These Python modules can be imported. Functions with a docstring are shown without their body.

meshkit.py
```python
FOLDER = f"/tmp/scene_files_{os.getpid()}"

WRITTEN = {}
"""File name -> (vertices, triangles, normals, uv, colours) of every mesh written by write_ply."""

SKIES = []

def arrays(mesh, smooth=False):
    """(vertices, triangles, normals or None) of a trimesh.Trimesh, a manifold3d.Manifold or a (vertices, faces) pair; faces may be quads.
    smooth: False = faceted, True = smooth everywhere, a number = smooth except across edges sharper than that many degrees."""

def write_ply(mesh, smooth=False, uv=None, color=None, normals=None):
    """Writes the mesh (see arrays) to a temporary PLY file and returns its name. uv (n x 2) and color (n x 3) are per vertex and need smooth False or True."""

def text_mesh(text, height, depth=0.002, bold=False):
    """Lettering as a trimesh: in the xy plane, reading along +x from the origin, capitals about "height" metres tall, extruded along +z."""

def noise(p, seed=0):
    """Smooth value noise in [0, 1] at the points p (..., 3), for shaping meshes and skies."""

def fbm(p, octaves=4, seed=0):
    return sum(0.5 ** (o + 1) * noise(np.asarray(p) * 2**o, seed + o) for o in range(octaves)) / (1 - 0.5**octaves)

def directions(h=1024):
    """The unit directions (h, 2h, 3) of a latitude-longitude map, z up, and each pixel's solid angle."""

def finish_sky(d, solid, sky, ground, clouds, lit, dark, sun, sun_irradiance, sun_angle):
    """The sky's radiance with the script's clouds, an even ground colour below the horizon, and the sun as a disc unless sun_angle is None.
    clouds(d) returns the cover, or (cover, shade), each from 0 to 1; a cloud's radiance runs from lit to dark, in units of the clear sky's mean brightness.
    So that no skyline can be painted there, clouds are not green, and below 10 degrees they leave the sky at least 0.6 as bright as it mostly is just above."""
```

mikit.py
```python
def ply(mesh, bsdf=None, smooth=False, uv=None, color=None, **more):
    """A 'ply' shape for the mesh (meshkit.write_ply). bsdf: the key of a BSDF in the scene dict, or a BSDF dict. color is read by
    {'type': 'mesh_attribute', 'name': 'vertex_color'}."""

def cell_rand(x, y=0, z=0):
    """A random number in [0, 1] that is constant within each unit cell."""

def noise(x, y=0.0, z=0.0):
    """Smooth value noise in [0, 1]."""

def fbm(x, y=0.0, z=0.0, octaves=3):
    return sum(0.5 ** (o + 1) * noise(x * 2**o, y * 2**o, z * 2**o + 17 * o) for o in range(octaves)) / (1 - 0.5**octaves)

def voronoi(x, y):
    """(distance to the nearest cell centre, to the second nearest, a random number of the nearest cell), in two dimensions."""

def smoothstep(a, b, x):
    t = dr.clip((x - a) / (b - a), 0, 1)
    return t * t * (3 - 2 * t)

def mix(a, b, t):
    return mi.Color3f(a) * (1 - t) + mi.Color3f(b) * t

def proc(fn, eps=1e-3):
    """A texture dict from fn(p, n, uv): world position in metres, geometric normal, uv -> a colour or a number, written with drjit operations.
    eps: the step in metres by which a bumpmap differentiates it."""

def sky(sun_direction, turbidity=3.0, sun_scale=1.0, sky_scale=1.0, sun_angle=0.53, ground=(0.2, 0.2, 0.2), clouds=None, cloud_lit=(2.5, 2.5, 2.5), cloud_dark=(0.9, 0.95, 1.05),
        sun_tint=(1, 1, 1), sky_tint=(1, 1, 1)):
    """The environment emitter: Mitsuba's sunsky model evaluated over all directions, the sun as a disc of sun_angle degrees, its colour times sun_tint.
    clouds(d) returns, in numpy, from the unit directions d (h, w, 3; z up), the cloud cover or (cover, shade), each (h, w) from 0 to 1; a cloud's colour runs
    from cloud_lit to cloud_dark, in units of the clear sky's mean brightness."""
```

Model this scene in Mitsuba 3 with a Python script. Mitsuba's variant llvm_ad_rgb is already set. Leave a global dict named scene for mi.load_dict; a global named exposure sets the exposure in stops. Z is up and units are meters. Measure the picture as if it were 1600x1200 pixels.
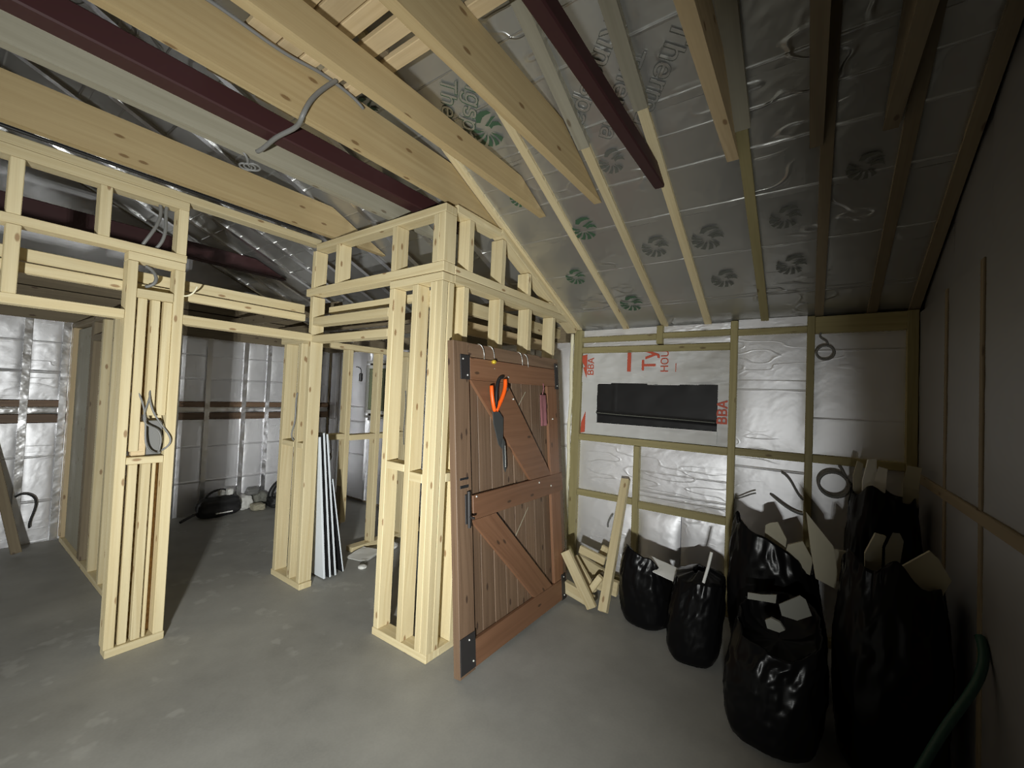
import math, random
import numpy as np
import trimesh
import drjit as dr
import mitsuba as mi
import mikit, meshkit
from mikit import proc, noise, fbm, voronoi, cell_rand, smoothstep, mix

rng = np.random.default_rng(7)
random.seed(7)
T = mi.ScalarTransform4f
scene, labels = {}, {}

# ------------------------------------------------------------------ camera, light, exposure
EYE = np.array([0.0, 0.0, 1.5])
FWD = np.array([-0.5800989648, 0.8141036048, 0.0268423507])
UP = np.array([-0.0178249948, -0.0456334789, 0.9987992066])
scene['camera'] = {'type': 'perspective', 'fov_axis': 'x', 'fov': math.degrees(2 * math.atan(800 / 652.33)),
                   'near_clip': 0.02, 'far_clip': 60.0,
                   'to_world': T().look_at(origin=EYE.tolist(), target=(EYE + FWD).tolist(), up=UP.tolist())}
LAMP = np.array([0.15, -0.72, 0.85])        # one hand-held site lamp behind the camera
AIM = np.array([-2.75, 1.60, 1.12])
exposure = 1.36
for k, off in enumerate(((0, 0, 0), (0.035, 0.03, 0.02), (-0.035, -0.03, -0.02))):
    o = LAMP + off
    scene[f'site_lamp_beam_{k:03d}'] = {'type': 'spot', 'cutoff_angle': 53.0, 'beam_width': 11.0,
        'intensity': {'type': 'rgb', 'value': [7.6, 7.75, 7.5]},
        'to_world': T().look_at(origin=o.tolist(), target=(AIM + off).tolist(), up=[0, 0, 1])}

# ------------------------------------------------------------------ materials


def rgb(r, g, b):
    return {'type': 'rgb', 'value': [r, g, b]}


def principled(color, rough, metallic=0.0, spec=0.5, **more):
    c = color if isinstance(color, dict) else rgb(*color)
    d = {'type': 'principled', 'base_color': c, 'roughness': rough, **more}
    if metallic:
        d['metallic'] = metallic
    else:
        d['specular'] = spec
    return d


def two(b):
    return {'type': 'twosided', 'bsdf': b}


def wood(light, dark, knot, tone=0.22, grain=1.0):
    light, dark, knot = (mi.Color3f(*c) for c in (light, dark, knot))

    def fn(p, n, uv):
        u, v = uv[0], uv[1]
        b = dr.floor(v / 50.0 + 0.5)
        w = v - 50.0 * b
        r = cell_rand(b, 3)
        warp = noise(u * 1.7 + b * 3.1, w * 9.0) * 0.05
        rings = noise((w + warp) * 75.0 + b * 5.0, u * 1.6)
        fine = noise(w * 320.0, u * 9.0 + b)
        t = dr.clip(0.62 * rings + 0.25 * fine + 0.3 * (fbm(u * 3.0, w * 14.0, b, 2) - 0.5), 0, 1)
        c = dr.lerp(light, dark, t * grain)
        d, _, q = voronoi(u * 3.1 + b * 7.3, w * 8.0 + b * 1.7)
        k = smoothstep(0.085, 0.04, d) * dr.select(q > 0.5, 0.9, 0.0)
        c = dr.lerp(c, knot, k)
        return c * (1.0 - tone + 2 * tone * r)
    return proc(fn)


M = {}


def mat(key, b, sided=True):
    scene['mat_' + key] = two(b) if sided else b
    M[key] = 'mat_' + key


mat('pine', principled(wood((.61, .53, .335), (.47, .375, .20), (.25, .15, .07), .13), .62))
mat('joist', principled(wood((.43, .335, .18), (.335, .24, .115), (.17, .10, .04), .14, .9), .64))
mat('treated', principled(wood((.34, .295, .145), (.25, .21, .09), (.14, .10, .04), .14), .66))
mat('plank', principled(wood((.58, .46, .28), (.46, .345, .19), (.22, .13, .06), .16), .66))
mat('greywood', principled(wood((.33, .31, .24), (.25, .23, .17), (.14, .11, .07), .12), .7))
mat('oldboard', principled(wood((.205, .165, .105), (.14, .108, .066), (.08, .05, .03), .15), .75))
mat('doorplank', principled(wood((.20, .128, .080), (.108, .064, .038), (.05, .03, .02), .20), .58))
mat('doorrail', principled(wood((.215, .108, .058), (.150, .070, .035), (.06, .033, .018), .14), .55))


def foil_height(p, n, uv):
    a = fbm(p.x * 5 + 3, p.y * 5, p.z * 5, 3)
    ridge = 1.0 - dr.abs(2.0 * fbm(p.x * 9, p.y * 9 + 5, p.z * 9, 2) - 1.0)
    keep = smoothstep(0.45, 0.7, noise(p.x * 3.3 + 7, p.y * 3.3, p.z * 3.3))
    line = 1.0 - dr.abs(2.0 * fbm(p.x * 3.5 + 2, p.y * 3.5, p.z * 13.0, 2) - 1.0)
    return 0.0006 * a + 0.0010 * ridge * ridge * ridge * ridge * keep + 0.0018 * smoothstep(.945, 1.0, line) * keep + 0.0003 * noise(p.x * 60, p.y * 60, p.z * 60)


def roof_height(p, n, uv):
    a = fbm(p.x * 5 + 3, p.y * 5, p.z * 5, 2)
    ridge = 1.0 - dr.abs(2.0 * fbm(p.x * 5, p.y * 10 + 5, p.z * 10, 2) - 1.0)
    keep = smoothstep(0.5, 0.7, noise(p.x * 4.3 + 7, p.y * 4.3, p.z * 4.3))
    return 0.0016 * a + 0.0045 * smoothstep(.90, 1.0, ridge) * keep + 0.0003 * noise(p.x * 60, p.y * 60, p.z * 60)


def foil_color(p, n, uv):
    s = fbm(p.x * 2.1, p.y * 2.1, p.z * 2.1, 3)
    return mix((.84, .84, .87), (.93, .93, .96), smoothstep(.3, .7, s))


mat('foil', {'type': 'bumpmap', 'arbitrary': proc(foil_height, 2e-3), 'scale': 1.0,
             'bsdf': principled(proc(foil_color), .50, metallic=.72)})
mat('rooffoil', {'type': 'bumpmap', 'arbitrary': proc(roof_height, 2e-3), 'scale': 1.0,
             'bsdf': principled((.50, .50, .48), .35, metallic=.78)})
mat('shadefoil', {'type': 'bumpmap', 'arbitrary': proc(lambda p, n, uv: 0.003 * fbm(p.x * 5, p.y * 5, p.z * 3, 3), 2e-3), 'scale': 1.0,
                 'bsdf': principled((.31, .31, .32), .5, metallic=.7)})  # foil with the deep shade of the right gable put into its colour
mat('foiltape', {'type': 'bumpmap', 'arbitrary': proc(lambda p, n, uv: 0.004 * fbm(p.x * 16, p.y * 16, p.z * 16, 3), 2e-3), 'scale': 1.0,
                 'bsdf': principled((.80, .80, .82), .24, metallic=.95)})


def concrete(p, n, uv):
    a = fbm(p.x * 1.3, p.y * 1.3, 0, 4)
    b = fbm(p.x * 9, p.y * 9, 3, 3)
    s = smoothstep(.66, .80, fbm(p.x * 9.5 + 9, p.y * 9.5, 1, 4)) * smoothstep(.5, .7, noise(p.x * 1.1 + 4, p.y * 1.1))
    fine = noise(p.x * 160, p.y * 160)
    c = mix((.24, .237, .22), (.30, .297, .275), smoothstep(.3, .7, a)) * (0.88 + 0.18 * b + 0.06 * fine)
    return dr.lerp(c, mi.Color3f(.50, .50, .47), s * .25)


mat('concrete', principled(proc(concrete), .62, spec=.35))
mat('steel', principled((.040, .013, .014), .55, spec=.4))
mat('plastic_sheet', principled((.012, .012, .013), .5, spec=.35))
mat('bag', {'type': 'bumpmap', 'arbitrary': proc(lambda p, n, uv: 0.0016 * fbm(p.x * 8, p.y * 8, p.z * 5, 2), 2e-3), 'scale': 1.0,
            'bsdf': principled((.0048, .0048, .0052), .27, spec=.15)})
mat('membrane', {'type': 'bumpmap', 'arbitrary': proc(lambda p, n, uv: 0.045 * fbm(p.x * 3.5 + p.z * 6, 0, p.z * 7 - p.x * 3, 3), 2e-3), 'scale': 1.0,
                 'bsdf': principled((.56, .56, .55), .5)})
mat('redprint', principled((.50, .085, .045), .55))
mat('greenprint', principled((.045, .095, .055), .5))
mat('greyprint', principled((.11, .115, .10), .45))
mat('white', principled((.66, .66, .63), .5))
mat('plasterboard', principled((.60, .64, .68), .7))
mat('foam', principled((.74, .70, .52), .7))
mat('cable', principled((.17, .17, .165), .5))
mat('black', principled((.014, .014, .015), .45))
mat('iron', principled((.024, .022, .022), .55))
mat('orange', principled((.85, .115, .01), .4))
mat('blade', principled((.10, .105, .105), .5, metallic=.6))
mat('pink', principled((.26, .105, .115), .85))
mat('brass', principled((.72, .52, .05), .35, metallic=.5))
mat('wire', principled((.75, .75, .72), .35, metallic=.7))
mat('offcut', principled((.36, .335, .25), .72))
mat('greyoffcut', principled((.19, .19, .165), .72))
mat('osb', principled(proc(lambda p, n, uv: mix((.42, .25, .09), (.26, .14, .05), noise(p.x * 25, p.y * 25, p.z * 60))), .7))
mat('curtain', principled((.17, .19, .11), .7))
mat('greenhose', principled((.010, .05, .038), .5))
mat('glass_dark', principled((.012, .013, .015), .12))

# ------------------------------------------------------------------ mesh helpers
BOARD = [0]
COUNT = {}


def key_for(name, parent=None):
    base = f'{parent}__{name}' if parent else name
    k = COUNT.get(base, -1) + 1
    COUNT[base] = k
    return base if k == 0 else f'{base}_{k:03d}'


def put(name, mesh, material, parent=None, smooth=False, uv=None, label=None, cat=None, group=None, kind=None):
    key = key_for(name, parent)
    scene[key] = mikit.ply(mesh, M[material], smooth=smooth, uv=uv)
    d = {k: v for k, v in (('label', label), ('category', cat), ('group', group), ('kind', kind)) if v}
    if d:
        if parent is None:
            d.setdefault('kind', 'thing')
        labels[key] = d
    return key


def thing(name, label, cat, group=None, kind=None):
    key = key_for(name)
    labels[key] = {'label': label, 'category': cat}
    if group:
        labels[key]['group'] = group
    labels[key]['kind'] = kind or 'thing'
    return key


def frame_of(d, up=(0, 0, 1)):
    d = np.asarray(d, float); d = d / np.linalg.norm(d)
    s = np.cross(d, up)
    if np.linalg.norm(s) < 1e-4:
        s = np.cross(d, (0, 1, 0))
    s /= np.linalg.norm(s)
    return d, s, np.cross(s, d)


def cham(lx, ly, lz, c):
    """chamfered box centred at the origin"""
    hx, hy, hz = lx / 2, ly / 2, lz / 2
    c = min(c, .3 * min(lx, ly, lz))
    pts = [(sx * (hx - a), sy * (hy - b), sz * (hz - d)) for sx in (-1, 1) for sy in (-1, 1) for sz in (-1, 1)
           for a, b, d in ((0, c, c), (c, 0, c), (c, c, 0))]
    return trimesh.convex.convex_hull(np.array(pts))


def grain_uv(v, f, d):
    """unshared triangles with uv along the grain direction d and across it; every board gets its own v offset"""
    BOARD[0] += 1
    tri = v[f].reshape(-1, 3)
    d, s, t = frame_of(d)
    nrm = np.repeat(np.cross(v[f][:, 1] - v[f][:, 0], v[f][:, 2] - v[f][:, 0]), 3, axis=0)
    across = np.where(np.abs(nrm @ s) > np.abs(nrm @ t), tri @ t, tri @ s + 0.37)
    c = across.mean()
    end = np.abs(nrm @ d) > .8 * np.linalg.norm(nrm, axis=1)
    u = np.where(end, tri @ s, tri @ d)
    uv = np.stack([u + 1.7 * BOARD[0], np.clip(across - c, -20, 20) + 50.0 * (BOARD[0] % 400)], 1)
    return (tri, np.arange(len(tri)).reshape(-1, 3)), uv


def wood_mesh(name, m, d, material, parent=None, **kw):
    mesh, uv = grain_uv(np.asarray(m.vertices), np.asarray(m.faces), d)
    return put(name, mesh, material, parent, smooth=False, uv=uv, **kw)


def beam(name, x, y, z, material='pine', parent=None, ax=None, c=.003, wob=.0015, **kw):
    """a sawn timber filling the box x, y, z, its grain along the longest side"""
    L = np.array([x[1] - x[0], y[1] - y[0], z[1] - z[0]])
    ax = int(np.argmax(L)) if ax is None else ax
    m = cham(*L, c)
    m.vertices += [(x[0] + x[1]) / 2, (y[0] + y[1]) / 2, (z[0] + z[1]) / 2]
    if wob:                                     # boards are never dead true
        o = [a for a in range(3) if a != ax]
        s = np.sign(m.vertices[:, ax] - m.vertices[:, ax].mean())
        for a in o:
            m.vertices[:, a] += rng.uniform(-wob, wob) * s
    d = np.eye(3)[ax]
    return wood_mesh(name, m, d, material, parent, **kw)


def bar(name, p0, p1, w, h, material='pine', parent=None, up=(0, 0, 1), c=.003, **kw):
    """a timber of section w (sideways) by h (along up) from p0 to p1"""
    p0, p1 = np.asarray(p0, float), np.asarray(p1, float)
    d, s, t = frame_of(p1 - p0, up)
    m = cham(np.linalg.norm(p1 - p0), w, h, c)
    m.vertices = m.vertices @ np.stack([d, s, t]) + (p0 + p1) / 2
    if np.linalg.det(np.stack([d, s, t])) < 0:
        m.invert()
    return wood_mesh(name, m, d, material, parent, **kw)


def tube(pts, r, sides=8, n=None):
    p = np.asarray(pts, float)
    if n:
        from scipy.interpolate import CubicSpline
        s = np.r_[0, np.cumsum(np.linalg.norm(np.diff(p, axis=0), axis=1))]
        p = CubicSpline(s, p)(np.linspace(0, s[-1], n))
    t = np.gradient(p, axis=0); t /= np.linalg.norm(t, axis=1, keepdims=True)
    a = np.cross(t[0], (0.3, 0.5, 0.8)); a /= np.linalg.norm(a)
    rings = []
    R = np.broadcast_to(r, (len(p),))
    ang = np.arange(sides) * 2 * np.pi / sides
    for i in range(len(p)):
        a = a - t[i] * (a @ t[i]); a /= np.linalg.norm(a)
        b = np.cross(t[i], a)
        rings.append(p[i] + R[i] * (np.cos(ang)[:, None] * a + np.sin(ang)[:, None] * b))
    v = np.vstack(rings + [p[:1], p[-1:]])
    f = []
    for i in range(len(p) - 1):
        for j in range(sides):
            q = (j + 1) % sides
            f += [(i * sides + j, i * sides + q, (i + 1) * sides + q), (i * sides + j, (i + 1) * sides + q, (i + 1) * sides + j)]
    e = len(p) * sides
    for j in range(sides):
        q = (j + 1) % sides
        f += [(e, q, j), (e + 1, e - sides + j, e - sides + q)]
    return trimesh.Trimesh(v, np.array(f), process=False)


def coil(c, r, u, v, turns=2.2, rad=.006, drift=(0, 0, 0)):
    t = np.linspace(0, turns * 2 * np.pi, int(26 * turns))
    c, u, v, drift = (np.asarray(x, float) for x in (c, u, v, drift))
    wob = 1 + .06 * np.sin(t * .7)
    return tube(c + np.outer(np.cos(t) * r * wob, u) + np.outer(np.sin(t) * r * wob, v) + np.outer(t / t[-1], drift), rad, 8)


def grid_sheet(o, u, v, disp, nu=24, nv=24, back=.03, at=()):
    """a board: front face a displaced grid (towards u x v), closed at the sides and behind"""
    o, u, v = (np.asarray(x, float) for x in (o, u, v))
    n = np.cross(u, v); n /= np.linalg.norm(n)
    qs = np.linspace(0, 1, nv + 1)
    for q, w in at:                             # finer rows where a fold runs
        qs = np.r_[qs[np.abs(qs - q) > 2.6 * w], q + w * np.linspace(-2.5, 2.5, 11)]
    qs = np.unique(np.clip(qs, 0, 1)); nv = len(qs) - 1
    S, Q = np.meshgrid(np.linspace(0, 1, nu + 1), qs, indexing='ij')
    P = o + S[..., None] * u + Q[..., None] * v
    P = P + disp(S, Q, P)[..., None] * n
    V = P.reshape(-1, 3)
    idx = np.arange((nu + 1) * (nv + 1)).reshape(nu + 1, nv + 1)
    a, b, c, d = idx[:-1, :-1], idx[1:, :-1], idx[1:, 1:], idx[:-1, 1:]
    F = [np.stack([a, b, c], -1).reshape(-1, 3), np.stack([a, c, d], -1).reshape(-1, 3)]
    rim = np.r_[idx[:, 0], idx[-1, 1:], idx[-2::-1, -1], idx[0, -2:0:-1]]
    m = len(V)
    B = np.array([o, o + u, o + u + v, o + v]) - n * back
    # skirt vertices
    sk = V[rim] - n * back
    V = np.vstack([V, sk])
    k = len(rim)
    i = np.arange(k); j = (i + 1) % k
    F.append(np.stack([rim[i], m + i, m + j], 1)); F.append(np.stack([rim[i], m + j, rim[j]], 1))
    V = np.vstack([V, B]); e = m + k
    F.append(np.array([[e, e + 2, e + 1], [e, e + 3, e + 2]]))
    return trimesh.Trimesh(V, np.vstack(F), process=False)


def foil_disp(bulge, crease=.004, seed=0, tapes=(), width=1.0):
    def f(S, Q, P):
        h = bulge * (1 - (2 * S - 1) ** 4) * (1 - (2 * Q - 1) ** 4)
        h = h + crease * .9 * (meshkit.fbm(P * 3 + seed, 2, seed) - .5)
        r = 1 - np.abs(2 * meshkit.fbm(P * np.array([7, 7, 11]) + 3 * seed, 3, seed + 5) - 1)
        h = h + crease * .5 * np.clip(r - .88, 0, 1) * 6
        for q, s in tapes:                      # folded tape lines across the board
            d = np.abs(Q - q) / (abs(s) / width)
            h = h + s * np.exp(-d ** 2) * (.35 + 1.1 * meshkit.noise(P * np.array([6, 2, 2]) + seed))
        return h
    return f


def extrude_poly(pts, thick, o, ex, ey, bevel=0):
    """polygon (2-D, in metres) extruded by thick along ex x ey, with its plane through o"""
    from shapely.geometry import Polygon
    m = trimesh.creation.extrude_polygon(Polygon(pts), thick, engine='earcut')
    ex, ey = np.asarray(ex, float), np.asarray(ey, float)
    R = np.stack([ex, ey, np.cross(ex, ey)])
    m.vertices = m.vertices @ R + np.asarray(o, float)
    return m


def boxm(x, y, z, c=.003):
    m = cham(x[1] - x[0], y[1] - y[0], z[1] - z[0], c)
    m.vertices += [(x[0] + x[1]) / 2, (y[0] + y[1]) / 2, (z[0] + z[1]) / 2]
    return m


join = trimesh.util.concatenate

# ------------------------------------------------------------------ room shell
XL, XR, YB, YF = -5.65, .52, 3.39, -3.4          # foil planes of the room
SL = .44                                         # roof slope
YR = -.15                                        # ridge


def roof(y, off=0.0):                            # underside of the rafters
    return 2.12 + off + SL * (3.33 - y) if y > YR else 2.12 + off + SL * (3.33 - 2 * YR + y)


t = thing('floor', 'bare grey concrete floor slab with pale scuffs and footprints', 'floor', kind='structure')
gx, gy = 150, 150
o = grid_sheet((XL - .1, YF - .1, 0), (XR - XL + .2, 0, 0), (0, YB - YF + .2, 0),
               lambda S, Q, P: .0018 * (meshkit.fbm(P * 2.2, 3, 2) - .5) + .0006 * (meshkit.noise(P * 14) - .5), gx, gy, .1)
put('slab', o, 'concrete', t, smooth=True)


def foil_board(parent, o, u, v, bulge, seed, n=(22, 22), crease=.004, tapes=(), material='foil'):
    return put('foil_board', grid_sheet(o, u, v, foil_disp(bulge, crease, seed, tapes, np.linalg.norm(v)), n[0], n[1], at=[(q, abs(s) / np.linalg.norm(v)) for q, s in tapes]), material, parent, smooth=50)


# ---- back wall (y = YB), framing face at 3.35 ----
wb = thing('wall_back', 'back wall of foil faced boards set between green treated battens', 'wall', kind='structure')
put('sheathing', boxm((XL - .2, XR + .2), (YB + .06, YB + .16), (-.1, 2.4)), 'oldboard', wb)
ST = [(-1.72, -1.645), (-.47, -.424), (-.017, .025), (.468, .52)]   # full-height studs
Y0, Y1 = 3.345, 3.395
for a, b in ST:
    beam('stud', (a, b), (Y0, Y1), (0.0, 2.10), 'treated', wb)
beam('stud', (-.996, -.95), (Y0, Y1), (1.955, 2.10), 'treated', wb)
beam('stud', (-1.15, -1.103), (Y0, Y1), (.05, 1.13), 'treated', wb)


def rail(x0, x1, z0, z1):
    beam('rail', (x0, x1), (Y0 + .003, Y1), (z0, z1), 'treated', wb)


rail(-1.645, -.996, 1.99, 2.035); rail(-.95, -.47, 2.0, 2.04); rail(-.424, -.017, 1.995, 2.035)
rail(.025, .468, 1.985, 2.095)
rail(-1.645, -.47, 1.895, 1.945)
rail(-1.645, -.47, 1.132, 1.187); rail(-.424, -.017, 1.14, 1.19); rail(.025, .468, 1.145, 1.195)
rail(-1.645, -1.15, .655, .705); rail(-1.103, -.47, .635, .69)
rail(-1.645, .468, 0.0, .05)


def wallfoil(x0, x1, z0, z1, bulge, seed, **kw):
    return foil_board(wb, (x0, YB, z0), (x1 - x0, 0, 0), (0, 0, z1 - z0), bulge, seed, **kw)


wallfoil(-1.645, -.996, 2.035, 2.10, .0, 1); wallfoil(-.95, -.47, 2.04, 2.10, .006, 2, crease=.01)
wallfoil(-.424, -.017, 2.035, 2.11, .0, 3)
wallfoil(-1.645, -.996, 1.945, 1.99, .0, 4); wallfoil(-.95, -.47, 1.945, 2.0, .004, 5, crease=.008)
wallfoil(-.424, -.017, 1.19, 1.995, .012, 6, n=(26, 40), tapes=((.52, .004), (.6, .003)))
wallfoil(.025, .468, 1.195, 1.985, .008, 7, n=(26, 40), tapes=((.86, .004), (.3, .003)))
wallfoil(-1.645, -1.15, .705, 1.132, .008, 8, n=(26, 26))
wallfoil(-1.103, -.47, .69, 1.132, .012, 9, n=(40, 30), crease=.006, tapes=((.12, .006), (.2, .005), (.55, .004)))
wallfoil(-1.645, -1.15, .05, .655, .014, 10, n=(30, 34))
wallfoil(-1.103, -.78, .05, .635, .03, 11, n=(30, 34)); wallfoil(-.775, -.47, .05, .635, .016, 12, n=(30, 34))
wallfoil(-.424, -.017, .05, 1.14, .012, 13, n=(26, 40), tapes=((.93, .005),))
wallfoil(.025, .468, .05, 1.145, .010, 14, n=(26, 40))

# window opening with printed membrane folded round it
mem = put('membrane', grid_sheet((-1.645, YB - .006, 1.187), (1.175, 0, 0), (0, 0, .708),
          lambda S, Q, P: -.10 * (((P[..., 0] > -1.495) & (P[..., 0] < -.553) & (P[..., 2] > 1.285 + .02 * (P[..., 0] < -1.38)) & (P[..., 2] < 1.628 + .008 * np.sin(9 * P[..., 0])))) + .045 * (meshkit.fbm(np.stack([P[..., 0] * 4 + P[..., 2] * 7, P[..., 0] * 0, P[..., 2] * 6 - P[..., 0] * 3], -1), 3, 4) - .5) * (P[..., 2] > 1.645),
          120, 72, .02), 'membrane', wb, smooth=35, label='white breather membrane with red print around the window opening')
w1 = thing('window_1', 'window opening in the back wall blanked with creased black sheet', 'window', kind='structure')
put('black_sheet', grid_sheet((-1.50, YB - .012, 1.283), (.952, 0, 0), (0, 0, .352),
    lambda S, Q, P: -.012 * (meshkit.fbm(P * 4, 3, 8)) + .016 * np.exp(-((Q - .27 + .07 * S) / .03) ** 2) - .01 * (Q < .27 - .07 * S) + .004 * np.exp(-((S - .17) / .006) ** 2) * (Q > .3)
    - .0, 60, 36, .05), 'plastic_sheet', w1, smooth=40)
put('fold_highlight', tube([(-1.49, YB - .022, 1.380), (-1.2, YB - .025, 1.372), (-.85, YB - .024, 1.366), (-.56, YB - .022, 1.358)], .0045, 6, 30), 'greyprint', w1, smooth=True)  # paler strip painting the highlight along the fold of the sheet
# folded lips of the membrane at the edge of the hole
put('membrane_lip', grid_sheet((-1.50, YB - .02, 1.2), (.955, 0, 0), (0, 0, .095), lambda S, Q, P: .003 * (meshkit.fbm(P * 8) - .5), 30, 6, .012), 'membrane', wb, smooth=40)


def letters(text, h, o, ex, ey, material, parent, depth=.0015, bold=False, name='lettering'):
    m = meshkit.text_mesh(text, h, depth, bold)
    ex, ey = np.asarray(ex, float), np.asarray(ey, float)
    ex /= np.linalg.norm(ex); ey = ey - ex * (ex @ ey); ey /= np.linalg.norm(ey)
    R = np.stack([ex, ey, np.cross(ex, ey)])
    m.vertices = m.vertices @ R + np.asarray(o, float)
    return put(name, m, material, parent)


UPX, UPZ = (0, 0, 1), (-1, 0, 0)                  # lettering that reads upwards
yt = YB - .018
letters('Ty', .105, (-1.005, yt, 1.737), UPX, UPZ, 'redprint', mem, .004, True)
letters('HOU', .058, (-.905, yt, 1.728), UPX, UPZ, 'redprint', mem, .004)
put('printed_bar', boxm((-1.235, -1.205), (yt - .003, yt + .003), (1.735, 1.892), .001), 'redprint', mem)
put('printed_bar', boxm((-.85, -.845), (yt - .003, yt + .003), (1.735, 1.80), .001), 'redprint', mem)
letters('BBA', .058, (-1.535, yt, 1.70), UPX, UPZ, 'redprint', mem, .004)
letters('BBA', .066, (-.482, yt, 1.345), UPX, UPZ, 'redprint', mem, .004, True)
for a in ([(-1.645, 1.875), (-1.60, 1.885), (-1.60, 1.68), (-1.655 + .02, 1.77), (-1.615, 1.775), (-1.645, 1.82)],
          [(-1.64, 1.195), (-1.60, 1.205), (-1.598, 1.385), (-1.635, 1.29)]):
    put('printed_arrow', extrude_poly([(x, z) for x, z in a], .003, (0, yt + .001, 0), (1, 0, 0), (0, 0, 1)), 'redprint', mem)
put('foam_sealant', tube([(-1.733 + .004 * math.sin(9 * z), 3.338 + .004 * math.cos(13 * z), z) for z in np.linspace(.25, 2.07, 50)],
    .013 + .005 * rng.random(50), 8), 'foam', wb, smooth=True, label='cream bead of expanding foam down the corner')

# back wall of the far rooms
for i, (x0, x1) in enumerate(((-5.62, -5.43), (-5.40, -4.74), (-4.70, -4.28), (-4.25, -3.75), (-3.70, -3.2), (-3.17, -2.7), (-2.65, -2.2), (-2.15, -1.74))):
    if x0 in (-4.70, -4.25):
        wallfoil(x0, x1, .05, 1.13, .02, 20 + i, n=(30, 40), tapes=((.8, .006), (.35, .006)))
        wallfoil(x0, x1, 1.86, 2.0, .0, 40 + i)
    else:
        wallfoil(x0, x1, .05, 2.0, .018, 20 + i, n=(30, 60), tapes=((.52, .006), (.30, .006), (.62, .005)))
for x in (-5.415, -4.72, -4.265, -3.725, -3.185, -2.675, -2.175):
    put('taped_batten', grid_sheet((x - .022, YB - .018, .05), (.044, 0, 0), (0, 0, 1.96), lambda S, Q, P: .004 * (meshkit.fbm(P * 14, 3, 3) - .5), 4, 60, .018), 'foiltape', wb, smooth=40)
put('top_board', boxm((XL, -1.80), (YB - .06, YB + .03), (2.0, 2.34)), 'oldboard', wb)
w2 = thing('window_2', 'dark window with white frame and green panel seen through the stud frame', 'window', kind='structure')
put('glass', boxm((-4.24, -3.76), (YB - .01, YB + .02), (1.25, 1.72)), 'glass_dark', w2)
put('green_panel', boxm((-4.69, -4.26), (YB - .03, YB + .02), (1.24, 1.77)), 'curtain', w2)
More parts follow.
